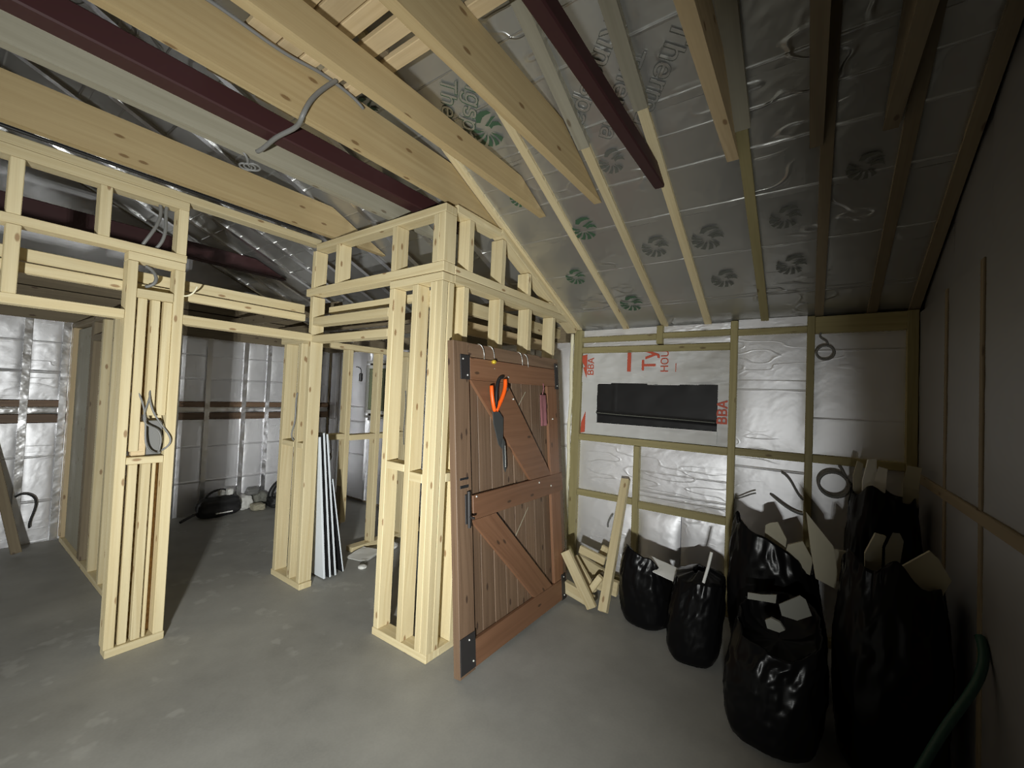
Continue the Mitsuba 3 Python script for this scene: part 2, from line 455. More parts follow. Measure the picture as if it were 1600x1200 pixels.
for q in range(4):
    put('green_fold', tube([(-4.64 + .1 * q, YB - .035, 1.25), (-4.64 + .1 * q, YB - .035, 1.76)], .022, 8), 'curtain', w2, smooth=True)
for x, z in (((-4.74, -3.72), (1.77, 1.815)), ((-4.74, -3.72), (1.84, 1.87)), ((-4.74, -3.72), (1.19, 1.235)), ((-4.74, -3.72), (1.13, 1.16)), ((-4.74, -4.70), (1.19, 1.815)), ((-4.265, -4.225), (1.235, 1.77)), ((-3.76, -3.72), (1.235, 1.77)), ((-4.225, -3.76), (1.68, 1.75))):
    put('frame_bar', boxm(x, (YB - .045, YB), z), 'white', w2)

# ---- left gable wall (x = XL) ----
wl = thing('wall_left', 'far left gable wall covered in bright crinkled silver foil', 'wall', kind='structure')
put('sheathing', boxm((XL - .16, XL - .06), (YF - .2, YB + .2), (-.1, 4.0)), 'oldboard', wl)
ribs = [-.65, -.2, .02, .26, .51, .745, 1.0, 1.3, 1.6, 1.89, 2.27, 2.54, 2.95, 3.38]
for i, (a, b) in enumerate(zip(ribs[:-1], ribs[1:])):
    for z0, z1 in ((.0, 1.075), (1.285, 2.01)):
        foil_board(wl, (XL, a + .015, z0), (0, b - a - .03, 0), (0, 0, z1 - z0), .014, 60 + i, n=(18, 40), crease=.007, tapes=((.35, .008), (.72, .006)))
    foil_board(wl, (XL + .006, a + .01, 1.16), (0, b - a - .02, 0), (0, 0, .06), .004, 80 + i, n=(12, 6), crease=.004, material='foiltape')
for z0, z1 in ((1.08, 1.155), (1.222, 1.28)):
    beam('strap', (XL - .03, XL + .012), (-.65, 3.38), (z0, z1), 'doorplank', wl)
for y in ribs[1:-1]:
    put('taped_batten', grid_sheet((XL + .022, y - .024, 0), (0, .048, 0), (0, 0, 2.01), lambda S, Q, P: .007 * (meshkit.fbm(P * 13, 3, 6) - .5), 5, 90, .03), 'foiltape', wl, smooth=40)
put('upper_foil', grid_sheet((XL - .05, YF, 0), (0, YB - YF, 0), (0, 0, 3.9), lambda S, Q, P: .01 * (meshkit.fbm(P * 5, 3, 6) - .5), 60, 40, .02), 'foil', wl, smooth=40)
beam('gable_board', (XL - .04, XL + .05), (-.7, 3.36), (2.01, 2.29), 'oldboard', wl)
beam('gable_board', (XL - .04, XL + .04), (-.7, 3.0), (2.30, 2.60), 'oldboard', wl)

# ---- right gable wall (x = XR) ----
wr = thing('wall_right', 'near right gable wall of foil darkened for deep shade with timber rails', 'wall', kind='structure')
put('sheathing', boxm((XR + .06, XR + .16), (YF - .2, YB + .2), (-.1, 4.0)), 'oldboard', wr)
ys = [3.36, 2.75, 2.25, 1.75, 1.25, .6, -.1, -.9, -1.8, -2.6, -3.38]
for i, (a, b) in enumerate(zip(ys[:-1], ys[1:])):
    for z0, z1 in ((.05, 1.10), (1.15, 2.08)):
        foil_board(wr, (XR, a - .02, z0), (0, b - a + .04, 0), (0, 0, z1 - z0), .008, 100 + i, n=(16, 26), crease=.004, material='shadefoil')
    put('foil_board', grid_sheet((XR + .02, a, 2.08), (0, b - a, 0), (0, 0, 1.7), foil_disp(.008, .004, 120 + i), 16, 20), 'shadefoil', wr, smooth=50)
for y in ys[1:-1]:
    beam('stud', (XR - .006, XR + .04), (y - .02, y + .02), (.05, 2.08), 'oldboard', wr)
beam('rail', (XR - .012, XR + .03), (-3.38, 3.34), (1.10, 1.15), 'oldboard', wr)
beam('rail', (XR - .012, XR + .03), (-3.38, 3.34), (.0, .05), 'oldboard', wr)

# ---- wall behind the camera ----
wf = thing('wall_front', 'front wall behind the viewer with foil faced boards', 'wall', kind='structure')
put('sheathing', boxm((XL - .2, XR + .2), (YF - .16, YF - .06), (-.1, 2.4)), 'oldboard', wf)
for i in range(6):
    x0 = XR - .02 - i * 1.03
    foil_board(wf, (x0, YF, .0), (-.99, 0, 0), (0, 0, 2.15), .015, 140 + i, n=(20, 30), material='rooffoil')

# ---- roof ----
cl = thing('ceiling', 'sloping roof lined with printed foil insulation boards between rafters', 'ceiling', kind='structure')
RX = [(-1.715, -1.668), (-1.285, -1.24), (-.967, -.92), (-.652, -.605), (-.285, -.238), (.02, .067), (.285, .332), (.475, .522)]
x = -1.715
while x > XL + .3:
    x -= .335
    RX.insert(0, (x, x + .047))
LY = math.hypot(1, SL)


def rafter(x0, x1, ya, yb, depth=.06, drop=0.0):
    """rafter whose underside lies in the roof plane"""
    za, zb = roof(ya) - drop, roof(yb) - drop
    v = [(xx, y, z) for xx in (x0, x1) for y, z in ((ya, za), (yb, zb), (yb, zb + depth), (ya, za + depth))]
    m = trimesh.convex.convex_hull(np.array(v))
    return wood_mesh('rafter', m, (0, yb - ya, zb - za), 'foiltape' if x1 < -1.8 else 'oldboard' if x0 > -.05 else 'treated' if x0 > -.3 else 'pine', cl)  # darker wood on the right paints in the falloff of the lamp


for x0, x1 in RX:
    rafter(x0, x1, YR + .001, 3.40)
    rafter(x0, x1, YF, YR)
seams = [3.43, 2.42, 1.84, 1.24, .55, YR]
for i, ((a, b), (c, d)) in enumerate(zip(RX[:-1], RX[1:])):
    near = b > -2.0
    for k, (y1, y0) in enumerate(zip(seams[:-1], seams[1:])):
        n = (18, 40) if near else (8, 14)
        tp = ((.28, .005), (.31, .003), (.69, .005)) if k == 0 else ((.5, .005), (.06, .004), (.80, .003))
        o = (b, y0 + .0004, roof(y0 + .0004, .022)); vv = (0, y1 - y0 - .0008, roof(y1 - .0004) - roof(y0 + .0004))
        # face looks down and inwards: u x v must point down, so u runs to -x
        o = (c, o[1], o[2])
        foil_board(cl, o, (b - c, 0, 0), vv, .004, 200 + 7 * i + k, n=n, crease=.005, tapes=[(1 - q, s) for q, s in tp], material='rooffoil')
    o = (c, YF, roof(YF, .022)); vv = (0, YR - YF, roof(YR + .001) - roof(YF))
    foil_board(cl, o, (b - c, 0, 0), vv, .004, 400 + i, n=(6, 20), material='rooffoil')
put('roof_deck', trimesh.convex.convex_hull(np.array([(xx, y, z) for xx in (XL - .2, XR + .2) for y, z in ((YR, roof(YR, .10)), (3.6, roof(3.6, .10)), (3.6, roof(3.6, .2)), (YR, roof(YR, .2)))])), 'oldboard', cl)
put('roof_deck', trimesh.convex.convex_hull(np.array([(xx, y, z) for xx in (XL - .2, XR + .2) for y, z in ((YR, roof(YR, .10)), (YF - .3, roof(YF - .3, .10)), (YF - .3, roof(YF - .3, .2)), (YR, roof(YR, .2)))])), 'oldboard', cl)

for (x0, x1), yl, yh in (((-.972, -.912), 1.86, .6), ((-.660, -.598), 1.78, .6), ((-.293, -.225), 2.0, .6)):
    v = [(xx, y, z) for xx in (x0, x1) for y, z in ((yh, roof(yh) - .018), (yl, roof(yl) - .018), (yl, roof(yl) + .03), (yh, roof(yh) + .03))]
    wood_mesh('rafter_facing', trimesh.convex.convex_hull(np.array(v)), (0, yl - yh, roof(yl) - roof(yh)), 'greywood', cl)

# printing on the roof boards: slanting rows of outlined words with a striped emblem
RN = np.array([0, -SL, -1.0]) / LY                # out of the board, into the room
ED = np.array([0, 1, -SL]) / LY                   # down the slope
EX = np.array([1.0, 0, 0])


def on_roof(x, y, lift=.0):
    return np.array([x, y, roof(y, .022)]) + RN * (.012 + lift)


def print_word(text, h, x, y, dirx, diry, key='greenprint'):
    e = EX * dirx + ED * diry; e /= np.linalg.norm(e)
    up = np.cross(RN, e)
    m = meshkit.text_mesh(text, h, .0012, True)
    hollow = meshkit.text_mesh(text, h, .0018, False)
    R = np.stack([e, up, RN])
    for mm, kk, nm in ((m, key, 'printed_word'), (hollow, 'rooffoil', 'printed_word_fill')):
        mm.vertices = mm.vertices @ R + on_roof(x, y)
        put(nm, mm, kk, cl)


def emblem(x, y, s, dirx, diry, key='greenprint'):
    """striped round mane with a crescent profile above it"""
    e = EX * dirx + ED * diry; e /= np.linalg.norm(e)
    up = np.cross(RN, e)
    e, up = up, -e
    polys = []
    for k in range(6):
        a0 = math.radians(200 + 30 * k - 10); a1 = a0 + math.radians(19)
        pts = [(.12 * math.cos(a0 + .3), .12 * math.sin(a0 + .3))]
        pts += [(r * math.cos(a0 + bend), r * math.sin(a0 + bend)) for r, bend in ((.3, .15), (.42, .05), (.5, -.02))]
        pts += [(r * math.cos(a1 + bend), r * math.sin(a1 + bend)) for r, bend in ((.5, -.02), (.42, .03), (.3, .1))]
        polys.append(pts)
    polys.append([(-.36, .12), (-.42, .30), (-.30, .50), (-.12, .62), (.02, .60), (-.12, .48), (-.22, .34), (-.24, .18)])
    polys.append([(.02, .18), (.10, .36), (.26, .42), (.40, .34), (.28, .32), (.16, .24), (.10, .12)])
    polys.append([(-.10, .14), (-.02, .30), (.04, .48), (.16, .56), (.06, .36), (.0, .16)])
    ms = [extrude_poly([(a * s, b * s) for a, b in p], .0014, on_roof(x, y), e, up) for p in polys]
    put('printed_emblem', join(ms), key, cl)


print_word('Therma', .082, -1.452, 1.352, -.62, .78)
print_word('Kingspan', .088, -1.25, 1.325, -.68, .73)
emblem(-1.392, 1.645, .175, -.68, .73)
print_word('Kingspan', .088, -.652, 1.44, -.68, .73, 'greyprint')
print_word('Therma', .082, -.615, 1.56, -.60, .80, 'greyprint')
print_word('Therma', .085, -.425, 1.545, -.62, .78, 'greyprint')
for x, y, s in ((-1.175, 2.36, .17), (-.80, 2.60, .16), (-.50, 2.60, .17), (-1.12, 3.1, .17), (-1.42, 2.75, .15), (-.46, 2.95, .15), (-.12, 2.55, .14), (-.85, 2.0, .13), (-.10, 2.9, .15), (.18, 2.35, .13), (-1.46, 2.05, .12), (-2.0, 1.35, .16)):
    emblem(x, y, s, -.68, .73, 'greenprint' if x < -1.1 else 'greyprint')

# ------------------------------------------------------------------ joists and steels


def joist(x0, x1, z0, z1, label, material='joist', y0=-2.6, name='ceiling_joist', cat='joist', group='ceiling joists across the room'):
    if y0 < -1:
        y0 = -1.95
    ytop = 3.33 - (z1 - 2.12) / SL - .003
    ybot = 3.33 - (z0 - 2.12) / SL - .003
    v = [(xx, y, z) for xx in (x0, x1) for y, z in ((y0, z0), (ybot, z0), (ytop, z1), (y0, z1))]
    m = trimesh.convex.convex_hull(np.array(v))
    return wood_mesh(name, m, (0, 1, 0), material, None, label=label, cat=cat, group=group)


joist(-2.955, -2.905, 2.622, 2.84, 'broad pale joist running just above the left stud partition')
joist(-2.285, -2.235, 2.622, 2.83, 'greyish joist between the left partition joist and the dark red steel', 'greywood')
joist(-1.765, -1.717, 2.618, 2.83, 'wide golden joist over the corner of the stud partition')
joist(-1.40, -1.353, 2.620, 2.745, 'pale joist with planks laid over it, next right of the wide golden joist')
joist(-1.03, -.985, 2.620, 2.83, 'joist with an orange lit underside left of the bare red steel')
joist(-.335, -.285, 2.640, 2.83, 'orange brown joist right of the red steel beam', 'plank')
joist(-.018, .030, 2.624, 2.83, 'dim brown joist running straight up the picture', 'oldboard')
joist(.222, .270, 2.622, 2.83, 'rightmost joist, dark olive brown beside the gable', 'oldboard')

def steel(x0, x1, z0, z1, label):
    ytop = 3.33 - (z1 - 2.12) / SL - .002
    ybot = 3.33 - (z0 - 2.12) / SL - .002
    c = .006
    v = []
    for y0, y1 in ((-1.95, None),):
        for xx, zz in ((x0 + c, z0), (x1 - c, z0), (x1, z0 + c), (x1, z1 - c), (x1 - c, z1), (x0 + c, z1), (x0, z1 - c), (x0, z0 + c)):
            v += [(xx, -1.95, zz), (xx, 3.33 - (zz - 2.12) / SL - .002, zz)]
    put('steel_beam', trimesh.convex.convex_hull(np.array(v)), 'steel', None, label=label, cat='steel beam', group='dark red steel beams')


steel(-2.05, -1.96, 2.62, 2.715, 'dark red steel beam on the left between two pale joists')
steel(-.688, -.632, 2.62, 2.69, 'dark red steel beam in the upper middle ending on the foil slope')
steel(-4.65, -4.55, 2.625, 2.765, 'dark red steel beam glimpsed behind the top of the left partition')

for i, (a, b, x0, x1, lab) in enumerate(((.632, .735, -2.12, -1.36, 'short storage plank across the joists, farthest left of the row'),
        (.742, .820, -2.12, -1.0, 'storage plank across the joists, first of the bright row at the top edge'),
        (.826, .888, -2.12, -1.0, 'storage plank across the joists, second of the bright row'),
        (.922, .992, -2.12, -.99, 'storage plank across the joists beside the crumpled grey bag'),
        (1.024, 1.084, -2.10, -.84, 'storage plank across the joists, last of the row before bare foil'))):
    beam('timber_plank', (x0, x1), (a, b), (2.834 + .002 * (i % 2), 2.862), 'plank', None, label=lab, cat='plank', group='planks stored across the joists')
beam('timber_plank', (-2.10, -1.40), (.992, 1.02), (2.85, 2.885), 'oldboard', None, label='narrow brown batten lying between two storage planks', cat='plank', group='planks stored across the joists')

v = trimesh.creation.icosphere(3, 1.0)
v.vertices *= (1 + .5 * (meshkit.fbm(v.vertices * 2.3 + 4, 3, 9)[:, None] - .5))
v.vertices = v.vertices * (.085, .05, .03) + (-1.20, .965, 2.885)
put('crumpled_bag', v, 'cable', None, smooth=25, label='crumpled grey plastic bag stuffed among the planks above the joists', cat='plastic bag')

# ------------------------------------------------------------------ stud partitions
XF, XB = -3.04, -3.135
p1 = thing('stud_frame', 'long pale stud partition on the left with two doorways and a central post of studs', 'stud partition', 'bare stud partitions')


def b1(name, y, z, x=(XB, XF), m='pine'):
    beam(name, x, y, z, m, p1)


b1('top_plate', (-1.3, 1.70), (2.572, 2.62)); b1('top_plate', (-1.3, .872), (2.52, 2.571))
b1('middle_plate', (-1.3, .873), (2.206, 2.252)); b1('middle_plate', (.613, .87), (2.158, 2.204))
for y in (-.47, -.13, .181, .487):
    b1('short_stud', (y, y + .047), (2.253, 2.519))
b1('short_stud', (.822, .870), (2.253, 2.519))
b1('stud', (.822, .870), (.046, 2.157)); b1('stud', (.613, .657), (.046, 2.157))
b1('header', (-1.3, .612), (1.832, 1.880)); b1('short_stud', (.183, .230), (1.881, 2.205)); b1('short_stud', (-.45, -.40), (1.881, 2.205))
b1('noggin', (.658, .821), (1.960, 2.010))
for a, b in ((.668, .708), (.728, .767), (.780, .821)):
    b1('inner_stud', (a, b), (1.30 if a > .7 else 1.10, 1.959), (XB, XF - .012))
b1('sill', (.658, .821), (1.030, 1.070))
for a, b in ((.672, .710), (.728, .768), (.776, .790)):
    b1('inner_stud', (a, b), (.046, 1.029), (XB, XF - .012))
put('backing_board', boxm((XB + .002, XB + .012), (.792, .821), (.047, 1.028), .001), 'osb', p1)
put('backing_board', boxm((XB + .002, XB + .012), (.71, .728), (.047, 1.95), .001), 'osb', p1)
b1('sole_plate', (.620, .874), (.0, .045))
b1('header', (.872, 1.70), (1.842, 1.898))
# rim boards of the low inner ceiling, behind the studs
for z0, z1, xo in ((2.0, 2.052, 0.0), (2.062, 2.125, -.02)):
    b1('rim_board', (-1.3, 1.66), (z0, z1), (XB - .05 + xo, XB - .003 + xo))

p2 = thing('stud_frame', 'short stud partition facing the viewer with a doorway, left of the wooden door', 'stud partition', 'bare stud partitions')
YA, YZ = 1.66, 1.755


def b2(name, x, z, y=(YA, YZ), m='pine'):
    beam(name, x, y, z, m, p2)


b2('sole_plate', (-3.462, -3.03), (0, .045)); b2('sole_plate', (-2.165, -1.690), (0, .045))
b2('stud', (-3.445, -3.40), (.046, 1.834)); b2('stud', (-3.218, -3.172), (.046, 1.834)); b2('stud', (-3.086, -3.040), (.046, 2.18))
b2('sill', (-3.399, -3.219), (1.035, 1.076)); b2('sill', (-3.171, -3.087), (1.035, 1.076))
b2('backing_board', (-3.36, -3.24), (.05, 1.03), (YZ - .012, YZ), 'osb')
b2('header', (-3.50, -2.157), (1.835, 1.886)); b2('header', (-3.04, -2.157), (1.962, 2.020))
b2('stud', (-2.155, -2.108), (.046, 2.134)); b2('stud', (-1.942, -1.895), (.046, 2.134))
b2('stud', (-1.786, -1.739), (.046, 2.134)); b2('corner_post', (-1.738, -1.690), (.046, 2.134), (YA, 1.706)); b2('corner_post', (-1.738, -1.690), (.046, 2.134), (1.709, YZ))
b2('noggin', (-2.107, -1.943), (1.022, 1.066)); b2('noggin', (-1.894, -1.787), (.978, 1.030))
b2('middle_plate', (-2.157, -1.690), (2.136, 2.182)); b2('middle_plate', (-3.15, -1.690), (2.190, 2.246))
for a in (-3.086, -2.775, -2.153, -1.786):
    b2('short_stud', (a, a + .047), (2.247, 2.527))
b2('short_stud', (-1.738, -1.690), (2.247, 2.527))
b2('top_plate', (-3.04, -1.690), (2.528, 2.576))
b2('rim_board', (-3.05, -1.96), (2.075, 2.125), (1.79, 1.835)); b2('rim_board', (-1.98, -1.84), (2.02, 2.12), (1.757, 1.80))

p3 = thing('stud_frame', 'stud partition with a sloping top behind the leaning wooden door', 'stud partition', 'bare stud partitions')
XA, XZ = -1.785, -1.690


def b3(name, y, z, x=(XA, XZ), m='pine'):
    beam(name, x, y, z, m, p3)


b3('sole_plate', (1.757, 3.33), (0, .045))
for y in (1.842, 2.194, 2.544, 2.900):
    b3('stud', (y, y + .047), (.046, 2.139))
b3('middle_plate', (1.757, 3.26), (2.141, 2.187)); b3('middle_plate', (1.757, 3.02), (2.190, 2.240))
for y in (1.866, 2.196, 2.521, 2.85):
    b3('short_stud', (y, y + .047), (2.241, min(2.555, roof(y + .05) - .055)))
b3('top_plate', (1.757, 2.185), (2.556, 2.602))
bar('sloping_plate', (-1.737, 2.19, roof(2.19) - .026), (-1.737, 3.33, roof(3.33) - .026), .094, .048, 'pine', p3)
b3('noggin', (1.757, 1.84), (.985, 1.035)); b3('noggin', (1.89, 2.193), (.985, 1.035))
b3('rim_board', (1.81, 3.33), (2.03, 2.115), (-1.90, -1.853))
b3('cross_rail', (1.89, 3.33), (1.90, 1.99), (-1.93, -1.90), 'plank')

p4 = thing('stud_frame', 'shaded far left partition with brown boarding, seen through the left doorway', 'stud partition', 'bare stud partitions')
for nm, x, z, m in (('sole_plate', (-5.55, -3.14), (0, .04), 'pine'), ('stud', (-5.60, -5.50), (.041, 1.955), 'plank'), ('board_panel', (-5.49, -4.80), (.041, 1.94), 'greywood'),
                    ('stud', (-4.79, -4.70), (.041, 1.955), 'oldboard'), ('stud', (-4.44, -4.39), (.041, 1.955), 'pine'), ('stud', (-4.12, -4.07), (.041, 1.955), 'pine'), ('stud', (-3.20, -3.15), (.041, 1.955), 'pine'),
                    ('header', (-4.70, -4.44), (1.80, 1.85), 'oldboard'), ('top_plate', (-5.60, -3.14), (1.956, 2.0), 'oldboard')):
    y = (.80, .83) if nm == 'board_panel' else (.77, .865)
    beam(nm, x, y, z, m, p4)

p5 = thing('stud_frame', 'slim far stud partition before the foil wall, seen through the doorway', 'stud partition', 'bare stud partitions')
for nm, y, z in (('sole_plate', (2.33, 3.33), (0, .045)), ('stud', (2.20, 2.247), (.30, 1.85)), ('stud', (2.525, 2.572), (.046, 1.85)), ('stud', (2.875, 2.905), (.046, 1.85)), ('noggin', (2.0, 2.199), (1.045, 1.095)), ('noggin', (2.248, 2.524), (1.03, 1.08)), ('noggin', (2.573, 2.874), (1.03, 1.08)), ('top_plate', (1.95, 3.33), (1.851, 1.90))):
    beam(nm, (-3.475, -3.38), y, z, 'pine', p5)
bar('shade_prop', (-3.42, 2.17, .0), (-3.43, 2.215, .62), .045, .05, 'oldboard', p5, up=(1, 0, 0))  # dark foot added for the shaded lower end of the stud

# low ceiling timbers of the inner rooms
for i, (y0, x0, x1) in enumerate(((1.95, -5.5, -3.2), (2.55, -5.5, -1.95), (3.0, -5.5, -1.95))):
    beam('inner_ceiling_joist', (x0, x1), (y0, y0 + .05), (2.13, 2.22), 'oldboard', None, label=('dim joist over the inner room nearest the doorway with the tool bag', 'dim joist over the inner rooms, middle one above the doorways', 'dim joist over the inner rooms closest to the far foil wall')[i], cat='joist', group='inner room joists')
for i, (x, y, z, l, w, a) in enumerate(((-3.1, 2.9, 2.235, .55, .12, .3), (-2.7, 2.75, 2.235, .5, .14, -.2), (-2.3, 2.8, 2.235, .45, .12, .5))):
    bar('stored_board', (x, y, z), (x + l * math.cos(a), y + l * math.sin(a) * .4, z), w, .022, 'plank', None, label=('short board end on the inner room joists, farthest left above the wing doorway', 'short board end on the inner room joists, middle one above the wing doorway', 'short board end on the inner room joists, nearest the corner post')[i], cat='board', group='board ends over the inner room')

# ------------------------------------------------------------------ leaning ledged and braced door
DO = np.array([-1.44, 1.70, 0.0])
DW = np.array([-.16, 0, 1.81]); DW /= np.linalg.norm(DW)
DV = np.array([0, 1.0, 0])
DN = np.cross(DV, DW)
door = thing('wooden_door', 'old red-brown ledged and braced wooden door leaning on the stud partition', 'door')


def dpiece(name, a, b, c, material, along, parent=door, ch=.003, **kw):
    m = cham(a[1] - a[0], b[1] - b[0], c[1] - c[0], ch)
    m.vertices += [(a[0] + a[1]) / 2, (b[0] + b[1]) / 2, (c[0] + c[1]) / 2]
    m.vertices = m.vertices @ np.stack([DV, DW, DN]) + DO
    return wood_mesh(name, m, DV if along == 'a' else DW, material, parent, **kw)


edges = np.linspace(.075, 1.0, 9)
for i in range(8):
    dpiece('plank', (edges[i] + .002, edges[i + 1] - .002), (.03, 1.795 - .006 * (i % 3)), (-.045, -.022 - .002 * (i % 2)), 'doorplank', 'b')
dpiece('stile', (-.03, .095), (.012, 1.80), (-.046, 0.0), 'doorplank', 'b')
dpiece('stile', (.965, 1.10), (.17, 1.585), (-.021, .001), 'doorrail', 'b')
dpiece('edge_strip', (1.102, 1.15), (.012, 1.78), (-.046, -.004), 'doorplank', 'b')
dpiece('top_rail', (.10, 1.10), (1.586, 1.715), (-.021, .004), 'doorrail', 'a')
dpiece('head_strip', (.10, 1.15), (1.718, 1.80), (-.046, -.006), 'doorplank', 'a')
dpiece('middle_rail', (.10, 1.135), (.80, .935), (-.021, .004), 'doorrail', 'a')
dpiece('bottom_rail', (.085, 1.10), (.025, .168), (-.021, .004), 'doorrail', 'a')


def brace(p):
    m = extrude_poly(p, .021, DO + DN * -.0205, DV, DW)
    v, f = np.asarray(m.vertices), np.asarray(m.faces)
    d = DV * (p[2][0] - p[1][0]) + DW * (p[2][1] - p[1][1])
    wood_mesh('brace', trimesh.Trimesh(v, f, process=False), d, 'doorrail', door)


brace([(.30, 1.584), (.11, 1.584), (.70, .937), (.958, .937), (.965, .95), (.50, 1.584)][1:5] + [(.46, 1.584)])
brace([(.10, .798), (.10, .79), (.70, .17), (.93, .17), (.31, .798)])


def dbox(name, a, b, c, material, ch=.002, parent=door, **kw):
    m = cham(a[1] - a[0], b[1] - b[0], c[1] - c[0], ch)
    m.vertices += [(a[0] + a[1]) / 2, (b[0] + b[1]) / 2, (c[0] + c[1]) / 2]
    m.vertices = m.vertices @ np.stack([DV, DW, DN]) + DO
    return put(name, m, material, parent, **kw)


def dpt(a, b, c):
    return DO + DV * a + DW * b + DN * c


def dtube(name, pts, r, material, parent=door, n=None, **kw):
    return put(name, tube([dpt(*q) for q in pts], r, 7, n), material, parent, smooth=True, **kw)


for a, b, c, sc in (((.02, .098), (1.585, 1.725), 0, ((.04, 1.70), (.075, 1.61))), ((1.075, 1.125), (1.565, 1.76), .002, ((1.10, 1.74), (1.10, 1.59))),
                    ((-.028, .092), (.03, .215), 0, ((.04, .19), (.07, .07))), ((1.06, 1.12), (.02, .20), 0, ((1.09, .18), (1.09, .05)))):
    hp = dbox('hinge_plate', a, b, (c, c + .006), 'iron', label='rusty black iron hinge plate' if a[0] == .02 else None)
    for q in sc:
        put('screw', trimesh.Trimesh(*(lambda m_: (m_.vertices * .006 + dpt(q[0], q[1], c + .007), m_.faces))(trimesh.creation.icosphere(1))), 'wire', hp, smooth=True)
dtube('bolt', [(.055, .77, .012), (.055, .965, .012)], .010, 'iron', label='black iron sliding bolt')
dbox('bolt_plate', (.035, .075), (.79, .95), (0, .005), 'iron')
dtube('bolt_knob', [(.055, .83, .014), (.052, .825, .05)], .007, 'iron')
for b, h in ((1.03, .012), (.985, .016)):
    dbox('mortice', (.0, .07), (b, b + h), (-.002, .001), 'black', .0005)
for (a0, b0), (a1, b1_) in (((.548, 1.371), (.705, 1.535)), ((.519, .59), (.69, .755))):  # thin pale strips painting the edge of light on the planks
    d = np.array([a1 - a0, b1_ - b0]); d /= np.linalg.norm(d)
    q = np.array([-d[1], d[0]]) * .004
    put('light_streak', extrude_poly([(a0 - q[0], b0 - q[1]), (a1 - q[0] * .6, b1_ - q[1] * .6), (a1 + q[0] * .6, b1_ + q[1] * .6), (a0 + q[0], b0 + q[1])], .0012, DO - DN * .0225, DV, DW), 'offcut', door, label='pale strip painted in as a line of light')
for a, b in ((.20, 1.775), (.30, 1.775), (.61, 1.772), (.68, 1.765)):
    dtube('wire_staple', [(a, b + .03, -.02), (a + .004, b + .02, .004), (a + .022, b - .005, .006), (a + .028, b - .06 - .05 * (a == .30), .006)], .0028, 'wire', n=14)
for a, b in ((.52, 1.48), (.80, .905), (.13, .925), (1.02, 1.34), (.96, .86), (.47, 1.62)):
    put('nail_head', trimesh.Trimesh(*(lambda s: (s.vertices * .007 + dpt(a, b, .004), s.faces))(trimesh.creation.icosphere(1))), 'wire', door, smooth=True)
put('yellow_plug', trimesh.Trimesh(*(lambda s: (s.vertices * (.016, .016, .014) + dpt(.315, 1.705, .012), s.faces))(trimesh.creation.icosphere(2))), 'brass', door, smooth=True, label='small yellow plug on a nail')

# shears hung on the door
sh = thing('garden_shears', 'shears with orange handles and grey blades hanging on the wooden door', 'shears')
dtube('handle', [(.262, 1.555, .03), (.262, 1.50, .032), (.275, 1.44, .03), (.292, 1.405, .026)], .0125, 'orange', sh, n=18, label='orange plastic handle')
dtube('handle', [(.402, 1.60, .03), (.392, 1.55, .034), (.350, 1.47, .032), (.305, 1.405, .026)], .0135, 'orange', sh, n=18)
dtube('grip_collar', [(.400, 1.53, .034), (.404, 1.548, .034)], .016, 'blade', sh)
dtube('pivot_arm', [(.298, 1.405, .024), (.312, 1.47, .024), (.318, 1.53, .024), (.35, 1.60, .022), (.39, 1.615, .02)], .011, 'black', sh, n=16)
put('blade', extrude_poly([(.285, 1.41), (.345, 1.40), (.385, 1.36), (.378, 1.25), (.372, 1.17), (.335, 1.20), (.29, 1.33)], .006, dpt(0, 0, .012), DV, DW), 'blade', sh)
put('blade', extrude_poly([(.372, 1.235), (.390, 1.21), (.392, 1.05), (.383, 1.03), (.368, 1.06), (.362, 1.20)], .005, dpt(0, 0, .020), DV, DW), 'blade', sh)
put('blade_edge', extrude_poly([(.384, 1.19), (.389, 1.19), (.389, 1.06), (.382, 1.06)], .001, dpt(0, 0, .0252), DV, DW), 'wire', sh)
st = thing('cloth_strip', 'faded pink cloth strip hanging from a nail on the wooden door', 'cloth strip')
put('cloth', grid_sheet(dpt(.835, 1.295, .016), DV * .075, DW * .22, lambda S, Q, P: .006 * np.sin(S * 9) * (1 - Q) + .004 * meshkit.noise(P * 30), 10, 16, .003), 'pink', st, smooth=True)
dtube('cord', [(.875, 1.515, .01), (.895, 1.56, .012), (.90, 1.60, .006)], .004, 'pink', st)

# ------------------------------------------------------------------ offcuts of timber in the corner and the leaning timber
bar('leaning_timber', (-1.135, 2.785, .03), (-1.19, 3.30, .86), .05, .062, 'pine', None, up=(1, 0, 0), label='square pale timber leaning against the foil wall beside the black bag', cat='timber')
OFF = [((-1.435, .375, -1.215, .03), 2.775, .075, .030, 'broad pale offcut leaning down across the front of the pile by the door'),
       ((-1.46, .10, -1.235, .045), 2.83, .085, .045, 'stub of pale timber low in the offcut pile beside the door'),
       ((-1.30, .06, -1.20, .22), 2.875, .045, .040, 'short pale offcut tilted up towards the leaning timber'),
       ((-1.44, .29, -1.27, .07), 2.915, .070, .030, 'pale offcut just behind the broad one'),
       ((-1.37, .06, -1.215, .20), 2.96, .045, .040, 'dark brown offcut crossing the pile'),
       ((-1.43, .33, -1.225, .285), 3.005, .060, .030, 'pale lath lying level across the top of the offcut pile'),
       ((-1.46, .24, -1.21, .16), 3.04, .075, .035, 'pale offcut slanting across the middle of the pile'),
       ((-1.45, .10, -1.15, .07), 3.09, .11, .045, 'thick flat timber at the back of the offcut pile'),
       ((-1.38, .03, -1.28, .34), 3.15, .06, .03, 'upright pale offcut against the foil behind the pile')]
